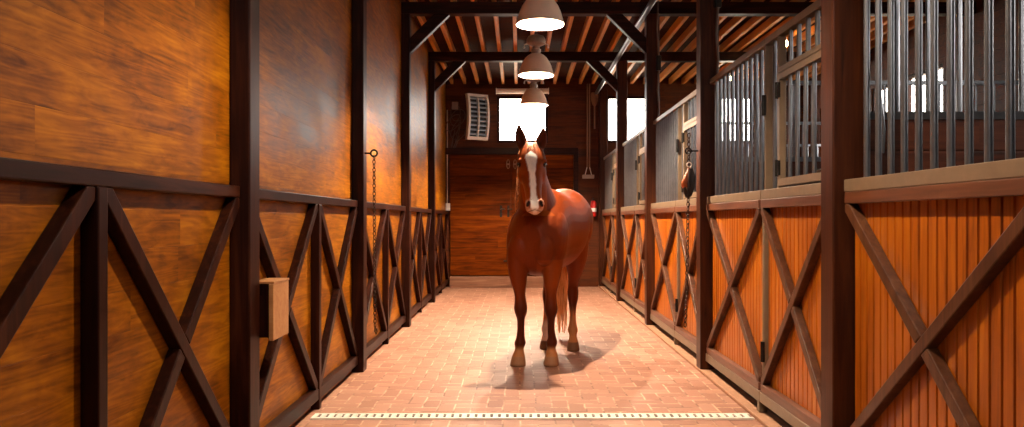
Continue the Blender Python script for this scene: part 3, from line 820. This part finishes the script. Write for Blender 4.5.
def horse_body():
    mb = MB()
    # trunk: s, z centre, half width, half height, squareness
    keys = [(-0.035, 1.10, 0.10, 0.13, 2.0), (0.03, 1.09, 0.20, 0.235, 2.1), (0.12, 1.09, 0.248, 0.30, 2.2), (0.24, 1.11, 0.262, 0.345, 2.2), (0.40, 1.155, 0.262, 0.395, 2.1),
            (0.56, 1.17, 0.278, 0.385, 2.1), (0.75, 1.165, 0.295, 0.37, 2.1), (0.95, 1.185, 0.298, 0.355, 2.1), (1.12, 1.235, 0.278, 0.345, 2.1), (1.28, 1.265, 0.262, 0.305, 2.1),
            (1.42, 1.27, 0.25, 0.255, 2.0), (1.53, 1.27, 0.185, 0.19, 2.0), (1.60, 1.27, 0.09, 0.10, 2.0)]
    mb.loft([ell(hx(s, 0, z), HN, UP, a, b, 32, e) for s, z, a, b, e in spline(keys)])
    # pectorals, shoulders, haunches
    for sg in (-1, 1):
        mb.sphere(hx(0.045, sg * 0.105, 1.02), (0.11, 0.10, 0.15))
        mb.sphere(hx(0.20, sg * 0.185, 1.10), (0.09, 0.17, 0.25), rot=Matrix.Rotation(R(-17), 3, 'Z') @ Matrix.Rotation(R(-18), 3, 'X'))
        mb.sphere(hx(1.22, sg * 0.128, 1.22), (0.15, 0.27, 0.27), rot=Matrix.Rotation(R(-17), 3, 'Z'))
    # neck (x, y, z, half width, half depth)
    nk = [(0.21, 7.12, 1.20, 0.20, 0.26), (0.175, 7.00, 1.36, 0.178, 0.255), (0.142, 6.90, 1.52, 0.142, 0.205), (0.118, 6.835, 1.66, 0.118, 0.172), (0.106, 6.80, 1.78, 0.100, 0.145), (0.103, 6.785, 1.865, 0.086, 0.115), (0.104, 6.775, 1.92, 0.058, 0.07)]
    nk = spline(nk); rings = []
    for i, k in enumerate(nk):
        p = Vector(k[:3]); q = Vector(nk[min(i + 1, len(nk) - 1)][:3]) - Vector(nk[max(i - 1, 0)][:3])
        t = q.normalized(); u = Vector((1, -0.12, 0)); u = (u - t * u.dot(t)).normalized()
        rings.append(ell(p, u, t.cross(u), k[3], k[4], 28))
    mb.loft(rings)
    # head (x, y, z, half width, half thickness, squareness)
    hd = HEAD; rings = []
    for i, k in enumerate(hd):
        p = Vector(k[:3]); t = (Vector(hd[min(i + 1, len(hd) - 1)][:3]) - Vector(hd[max(i - 1, 0)][:3])).normalized()
        u = Vector((1, -0.03, 0)); u = (u - t * u.dot(t)).normalized()
        rings.append(ell(p, u, t.cross(u), k[3], k[4], 28, k[5]))
    mb.loft(rings)
    # brow ridges over the eyes, cheeks, nostril rims
    for sg in (-1, 1):
        mb.sphere((0.109 + sg * 0.100, 6.636, 1.762), (0.030, 0.032, 0.030))
        mb.sphere((0.112 + sg * 0.074, 6.69, 1.67), (0.05, 0.085, 0.10))
        mb.sphere((0.130 + sg * 0.048, 6.452, 1.402), (0.033, 0.034, 0.042))
    mb.sphere((0.133, 6.50, 1.337), (0.044, 0.042, 0.03))
    # ears
    for pts in (((0.048, 6.745, 1.875), (0.022, 6.735, 1.94), (0.006, 6.73, 2.01), (-0.002, 6.735, 2.088)), ((0.166, 6.74, 1.875), (0.190, 6.73, 1.935), (0.204, 6.725, 1.99), (0.209, 6.73, 2.06))):
        ks = spline([pts[0] + (0.042, 0.028), pts[1] + (0.051, 0.026), pts[2] + (0.042, 0.021), pts[3] + (0.009, 0.009)], 6)
        rings = []
        for i, k in enumerate(ks):
            t = (Vector(ks[min(i + 1, len(ks) - 1)][:3]) - Vector(ks[max(i - 1, 0)][:3])).normalized()
            u = Vector((1, 0, 0)); u = (u - t * u.dot(t)).normalized()
            rings.append(ell(Vector(k[:3]), u, t.cross(u), k[3], k[4], 20))
        mb.loft(rings)
    # legs: x, y, z, half width, half depth
    fore_l = [(-0.009, 6.775, 0.0, 0.070, 0.074), (-0.008, 6.778, 0.02, 0.069, 0.073), (-0.004, 6.788, 0.075, 0.058, 0.061), (-0.002, 6.795, 0.095, 0.052, 0.054), (0.004, 6.806, 0.145, 0.038, 0.044), (0.010, 6.812, 0.195, 0.051, 0.056),
              (0.013, 6.81, 0.235, 0.038, 0.046), (0.016, 6.803, 0.31, 0.032, 0.042), (0.017, 6.798, 0.40, 0.034, 0.044), (0.016, 6.788, 0.45, 0.050, 0.055), (0.015, 6.782, 0.50, 0.059, 0.060), (0.014, 6.786, 0.55, 0.052, 0.056),
              (0.008, 6.795, 0.62, 0.048, 0.061), (-0.002, 6.805, 0.72, 0.068, 0.084), (-0.008, 6.83, 0.83, 0.086, 0.108), (-0.01, 6.85, 0.93, 0.092, 0.13), (0.0, 6.87, 1.03, 0.095, 0.15), (0.02, 6.89, 1.15, 0.08, 0.13)]
    fore_r = []
    for x, y, z, a, b in fore_l:
        # the other foreleg stands straighter
        dx = 0.288 if z < 0.12 else (0.276 if z < 0.3 else (0.264 if z < 0.56 else 0.264 + (min(z, 0.95) - 0.56) * 0.13))
        fore_r.append((x + dx, y - 0.012 * min(1, z), z, a * 0.985, b))
    hind = [(0.525, 7.555, 0.0, 0.062, 0.070), (0.525, 7.557, 0.02, 0.061, 0.069), (0.525, 7.572, 0.072, 0.053, 0.058), (0.525, 7.58, 0.09, 0.048, 0.052), (0.526, 7.605, 0.14, 0.036, 0.043), (0.526, 7.632, 0.19, 0.051, 0.056),
            (0.527, 7.645, 0.235, 0.039, 0.048), (0.528, 7.665, 0.32, 0.031, 0.045), (0.53, 7.685, 0.42, 0.036, 0.052), (0.533, 7.705, 0.49, 0.050, 0.070), (0.534, 7.72, 0.55, 0.053, 0.084), (0.536, 7.725, 0.61, 0.047, 0.082),
            (0.543, 7.70, 0.68, 0.054, 0.094), (0.553, 7.68, 0.77, 0.078, 0.125), (0.556, 7.67, 0.87, 0.105, 0.18), (0.55, 7.69, 0.98, 0.125, 0.23), (0.545, 7.74, 1.10, 0.135, 0.25), (0.54, 7.79, 1.22, 0.12, 0.22)]
    hind_l = []
    for x, y, z, a, b in hind:
        hind_l.append((x - (0.262 - 0.02 * min(1, z / 0.6)), y + 0.10 + 0.01 * z, z, a, b))
    for leg in (fore_l, fore_r, hind, hind_l):
        ks = spline(leg, 4)
        mb.loft([ell((x, y, z), HN, HD, a, b, 22) for x, y, z, a, b in ks])
    return mb
_hk = [(0.104, 6.785, 1.915, 0.050, 0.045, 2.0), (0.105, 6.765, 1.885, 0.084, 0.085, 2.1), (0.106, 6.735, 1.83, 0.112, 0.110, 2.2), (0.108, 6.708, 1.765, 0.126, 0.122, 2.25), (0.110, 6.682, 1.69, 0.115, 0.126, 2.2), (0.113, 6.648, 1.61, 0.092, 0.112, 2.2),
       (0.117, 6.605, 1.53, 0.075, 0.090, 2.3), (0.123, 6.56, 1.455, 0.068, 0.074, 2.3), (0.128, 6.52, 1.40, 0.078, 0.068, 2.2), (0.130, 6.498, 1.362, 0.076, 0.058, 2.2), (0.132, 6.488, 1.335, 0.058, 0.044, 2.1), (0.133, 6.486, 1.318, 0.028, 0.022, 2.0)]
HEAD = spline(_hk, 5)

def head_xc(z):
    for a, b in zip(HEAD, HEAD[1:]):
        if a[2] >= z >= b[2]:
            t = (a[2] - z) / max(1e-6, a[2] - b[2]); return a[0] + (b[0] - a[0]) * t
    return 0.11 if z > 1.6 else 0.132
def lerp(t, pts):
    if t <= pts[0][0]: return pts[0][1]
    for (a, u), (b, v) in zip(pts, pts[1:]):
        if t <= b: return u + (v - u) * (t - a) / (b - a)
    return pts[-1][1]
def sst(e0, e1, x):
    t = max(0.0, min(1.0, (x - e0) / (e1 - e0))); return t * t * (3 - 2 * t)
def mixc(a, b, t): return tuple(x + (y - x) * t for x, y in zip(a, b))

def make_horse():
    root = thing('horse', tuple(HB), 'chestnut horse with white blaze standing in the paved aisle facing the camera', 'horse')
    tmp = bpy.data.objects.new('tmp', horse_body().mesh('tmp')); COL.objects.link(tmp)
    m = tmp.modifiers.new('r', 'REMESH'); m.mode = 'VOXEL'; m.voxel_size = 0.0095
    m = tmp.modifiers.new('s', 'SMOOTH'); m.factor = 0.5; m.iterations = 2
    dg = bpy.context.evaluated_depsgraph_get(); dg.update()
    me = bpy.data.meshes.new_from_object(tmp.evaluated_get(dg))
    bpy.data.objects.remove(tmp)
    me.name = 'body'
    # nostrils and ear cups pressed in, chest groove
    for v in me.vertices:
        p = v.co
        for sg in (-1, 1):
            q = (p - Vector((0.130 + sg * 0.054, 6.428, 1.400)))
            dd = (q.x / 0.017) ** 2 + (q.y / 0.035) ** 2 + (q.z / 0.025) ** 2
            if dd < 2.5: v.co += Vector((-sg * 0.006, 0.016, 0.004)) * math.exp(-dd * 1.3)
        for (ex, ez0, ez1, tx) in ((0.012, 1.91, 2.06, -0.15), (0.198, 1.905, 2.035, 0.13)):
            if ez0 < p.z < ez1 and p.y < 6.735:
                cxx = ex + tx * (p.z - (ez0 + ez1) / 2)
                q = (p.x - cxx) / 0.021
                if abs(q) < 1.2: v.co.y += 0.024 * math.exp(-q * q * 1.6) * sst(ez0, ez0 + 0.03, p.z) * (1 - sst(ez1 - 0.05, ez1, p.z))
        # mouth line
        q = abs(p.z - (1.352 - 0.35 * abs(p.x - 0.132)))
        if p.y < 6.50 and q < 0.012 and abs(p.x - 0.132) < 0.08: v.co.y += 0.006 * (1 - q / 0.012)
    # coat colours; the face front also carries painted light
    coat = rgb(102, 38, 6)[:3]; dark = rgb(54, 18, 6)[:3]; light = rgb(142, 66, 18)[:3]; white = rgb(252, 246, 240)[:3]; sand = rgb(170, 112, 68)[:3]; hoof = rgb(150, 106, 76)[:3]; black = rgb(30, 18, 14)[:3]; pink = rgb(206, 160, 134)[:3]
    at_ = me.color_attributes.new('coat', 'FLOAT_COLOR', 'POINT'); buf = []
    nrm = [0.0] * (len(me.vertices) * 3); me.vertices.foreach_get('normal', nrm)
    for i, v in enumerate(me.vertices):
        p = v.co; c = coat; nz = Vector(nrm[i * 3:i * 3 + 3])
        s = (p - HA).dot(HD)
        fhead = p.y < 6.78 and p.z > 1.30
        # lower legs
        if p.z < 0.92:
            hindleg = p.y > 7.35
            t = 1 - sst(0.45, 0.72, p.z); c = mixc(c, dark, 0.8 * t)
            if hindleg:
                c = mixc(c, sand, (1 - sst(0.30, 0.44, p.z)) * (0.85 if p.x > 0.4 else 1.0))
                if p.x < 0.4: c = mixc(c, white, 0.7 * (1 - sst(0.22, 0.30, p.z)))
            else:
                c = mixc(c, sand, 0.85 * (1 - sst(0.125, 0.185, p.z)))
                if p.x > 0.15: c = mixc(c, light, 0.35 * sst(0.55, 0.75, p.z))
            hz = 1 - sst(0.078, 0.088, p.z)
            c = mixc(c, mixc(hoof, black, 0.55 if hindleg else 0.08 + 0.3 * (1 - sst(0.0, 0.03, p.z))), hz)
        if fhead:
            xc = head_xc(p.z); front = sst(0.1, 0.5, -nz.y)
            wob = 0.0025 * math.sin(p.z * 45) + 0.0015 * math.sin(p.z * 101 + 1)
            wd = lerp(p.z, [(1.33, 0.016), (1.37, 0.034), (1.42, 0.03), (1.48, 0.024), (1.58, 0.023), (1.68, 0.026), (1.74, 0.036), (1.79, 0.054), (1.82, 0.04), (1.85, 0.0)]) + wob
            off = lerp(p.z, [(1.35, 0.0), (1.45, 0.0), (1.6, 0.002), (1.8, -0.005)])
            c = mixc(c, light, 0.55 * front + 0.3 * (1 - sst(1.45, 1.6, p.z)))  # face front painted lighter, as if light fell on it
            if p.z < 1.90 and p.y < 6.72 and wd > 0.004:
                c = mixc(c, white, front * (1 - sst(wd - 0.004, wd + 0.006, abs(p.x - xc - off))))
            # muzzle
            mz = (1 - sst(1.345, 1.375, p.z)) if p.y < 6.56 else 0
            c = mixc(c, pink, 0.8 * mz)
            for sg in (-1, 1):
                q = p - Vector((0.130 + sg * 0.054, 6.434, 1.398)); rx = q.x + sg * q.z * 0.25
                dd = (rx / 0.0165) ** 2 + (q.y / 0.05) ** 2 + (q.z / 0.027) ** 2
                c = mixc(c, black, 1 - sst(0.55, 1.2, dd))
                # pale rim outside the nostrils
                dd2 = ((rx - sg * 0.012) / 0.02) ** 2 + (q.y / 0.06) ** 2 + ((q.z + 0.008) / 0.04) ** 2
                if dd > 1.0: c = mixc(c, pink, 0.7 * (1 - sst(0.8, 1.5, dd2)))
                # dark skin round the eyes
                q = p - Vector((0.109 + sg * 0.118, 6.628, 1.735)); dd = (q.x / 0.03) ** 2 + (q.y / 0.045) ** 2 + (q.z / 0.026) ** 2
                c = mixc(c, black, 0.85 * (1 - sst(0.5, 1.3, dd)))
            q = abs(p.z - (1.352 - 0.35 * abs(p.x - 0.132)))
            if p.y < 6.50: c = mixc(c, black, 0.7 * (1 - sst(0.002, 0.008, q)))
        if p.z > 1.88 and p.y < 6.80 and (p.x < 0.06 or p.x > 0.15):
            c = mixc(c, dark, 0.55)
            if nz.y < -0.2: c = mixc(c, black, 0.35)  # shade of the ear hollow painted onto the ear fronts
        # dark patch on the near flank of the rump, paler belly line
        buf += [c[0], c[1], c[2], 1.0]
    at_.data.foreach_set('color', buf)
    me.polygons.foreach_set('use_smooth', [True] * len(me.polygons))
    me.transform(Matrix.Translation(-HB))
    t = NT('chestnut coat'); a = t.new('ShaderNodeVertexColor'); a.layer_name = 'coat'
    p = t.sep(t.pos())
    nn = t.noise(t.pos(), 5.0, 4, 0.6, 0.4)
    fine = t.noise(t.comb(t.math('MULTIPLY', p[0], 90.0), t.math('MULTIPLY', p[1], 90.0), t.math('MULTIPLY', p[2], 22.0)), 1.0, 3)
    f = t.math('ADD', 0.62, t.math('ADD', t.math('MULTIPLY', nn, 0.5), t.math('MULTIPLY', fine, 0.26)))
    g = t.comb(f, f, f)
    t.base(t.mix(1.0, a.outputs[0], g, 'MULTIPLY'))
    t.set(Roughness=0.46, **{'Specular_IOR_Level': 0.12})
    t.bump(fine, 0.12, 0.003)
    body = bpy.data.objects.new('body', me); COL.objects.link(body); body.parent = root; me.materials.append(t.m); body['_b'] = tuple(HB)
    # eyes
    eye = plain('dark wet eye', rgb(26, 14, 10), 0.06, 0, 0.05, 20, 0.0, 0.8)
    for sg in (-1, 1):
        MB().sphere((0.109 + sg * 0.109, 6.634, 1.737), (0.022, 0.025, 0.020), 18, 12).build('eye', eye, root)
    # hair
    def hair_mat(n_, c0, c1, c2):
        t = NT(n_); p = t.sep(t.pos())
        g = t.noise(t.comb(t.math('MULTIPLY', p[0], 120.0), t.math('MULTIPLY', p[1], 120.0), t.math('MULTIPLY', p[2], 4.0)), 1.0, 3)
        t.base(t.ramp(g, [(0.3, c0), (0.5, c1), (0.7, c2)])); t.set(Roughness=0.4)
        return t.m
    rnd = random.Random(3)
    hm = hair_mat('flaxen hair', rgb(176, 116, 66), rgb(228, 178, 122), rgb(250, 220, 176))
    mb = MB()
    # dock and long tail strands
    top = hx(1.575, 0.0, 1.36)
    for q in range(90):
        ang = rnd.uniform(0, 6.28); rr = math.sqrt(rnd.random())
        tx, ty = rr * math.cos(ang), rr * math.sin(ang)
        ln = rnd.uniform(0.06, 0.5) if q > 24 else rnd.uniform(0.05, 0.2)
        pts = []; rad = []
        for i in range(9):
            u = i / 8
            z = top.z - 0.02 - (top.z - 0.02 - ln) * u
            sp = 0.02 + 0.055 * math.sin(min(1, u * 1.3) * math.pi * 0.8)
            out = 0.10 * math.sin(min(1.0, u * 3.2) * math.pi / 2)
            cpos = top + HD * out + Vector((-0.145 * min(1, u * 1.8), 0.01 * u, 0))
            pts.append(Vector((cpos.x + tx * sp + 0.006 * math.sin(u * 7 + q), cpos.y + ty * sp, z)))
            rad.append(0.011 * (1 - u * 0.85) + 0.001)
        mb.tube(pts, rad, 5)
    mb.build('tail', hm, root)
    mm = hair_mat('mane hair', rgb(120, 62, 30), rgb(168, 100, 58), rgb(226, 180, 130))
    mb = MB()
    for q in range(44):
        u0 = q / 43
        # crest runs from poll to withers
        z0 = 1.93 - 0.40 * u0; y0 = 6.80 + 0.26 * u0; x0 = 0.100 + 0.05 * u0
        ln = rnd.uniform(0.16, 0.30)
        pts = []; rad = []
        hw = 0.09 + 0.085 * u0
        for i in range(7):
            v = i / 6
            bx = x0 - (hw + 0.008) * math.sin(min(1, v * 1.7) * math.pi / 2) + rnd.uniform(-0.003, 0.003)
            by = y0 + 0.08 - 0.10 * v - 0.02 * math.sin(q)
            bz = z0 + 0.03 * math.sin(v * 3.14) * 0.6 - ln * max(0, v - 0.15)
            pts.append((bx, by, bz)); rad.append(0.008 * (1 - 0.8 * v) + 0.001)
        mb.tube(pts, rad, 5)
    mb.build('mane', mm, root)
    mb = MB()
    for q in range(16):
        x0 = 0.085 + 0.045 * q / 15; pts = []; rad = []
        ln = rnd.uniform(0.05, 0.10)
        for i in range(5):
            v = i / 4
            pts.append((x0 + (x0 - 0.107) * 0.6 * v, 6.715 - 0.085 * v ** 0.7 - 0.004, 1.925 - ln * v + 0.012 * math.sin(v * 3.14)))
            rad.append(0.0075 * (1 - 0.8 * v) + 0.001)
        mb.tube(pts, rad, 5)
    mb.build('forelock', mm, root)
    return root
make_horse()


# ------------------------------------------------------------------ light
w = bpy.data.worlds.new('overcast sky'); scene.world = w; w.use_nodes = True
n = w.node_tree.nodes; l = w.node_tree.links
bg = n['Background']; bg.inputs[0].default_value = (1.0, 0.93, 0.84, 1); bg.inputs[1].default_value = 18.0
def portal(name, loc, rot, sx, sy):
    d_ = bpy.data.lights.new(name, 'AREA'); d_.shape = 'RECTANGLE'; d_.size = sx; d_.size_y = sy; d_.cycles.is_portal = True
    o = bpy.data.objects.new(name, d_); COL.objects.link(o); o.location = loc; o.rotation_euler = rot
    return o
portal('portal_front', ((XL + XR) / 2, YF - 0.12, 3.475), (R(90), 0, 0), XR - XL, 0.45)
for q, h in enumerate(wins): portal('portal_back', ((h[0] + h[1]) / 2, YB + 0.12, (h[2] + h[3]) / 2), (R(-90), 0, 0), h[1] - h[0], h[3] - h[2])
for q, h in enumerate(swin): portal('portal_side', (XO + 0.12, (h[0] + h[1]) / 2, (h[2] + h[3]) / 2), (0, R(90), 0), h[3] - h[2], h[1] - h[0])

# ------------------------------------------------------------------ camera
cam = bpy.data.cameras.new('camera'); co = bpy.data.objects.new('camera', cam); COL.objects.link(co)
cam.sensor_width = 36.0; cam.lens = 36.0 * F / 1024.0
co.location = (0, 0, H); co.rotation_euler = (R(90), 0, 0)
cam.shift_x = -(CX - 512.0) / 1024.0; cam.shift_y = (CY - 213.5) / 1024.0
cam.clip_start = 0.05; cam.clip_end = 200
scene.camera = co
scene.view_settings.view_transform = 'Standard'; scene.view_settings.look = 'None'
scene.view_settings.gamma = 1.0; scene.view_settings.use_curve_mapping = False
scene.view_settings.exposure = 0.0
scene.cycles.max_bounces = 8; scene.cycles.diffuse_bounces = 5
scene.cycles.use_denoising = True
scene.cycles.sample_clamp_indirect = 8.0
for o in list(bpy.data.objects):
    if '_b' in o: del o['_b']
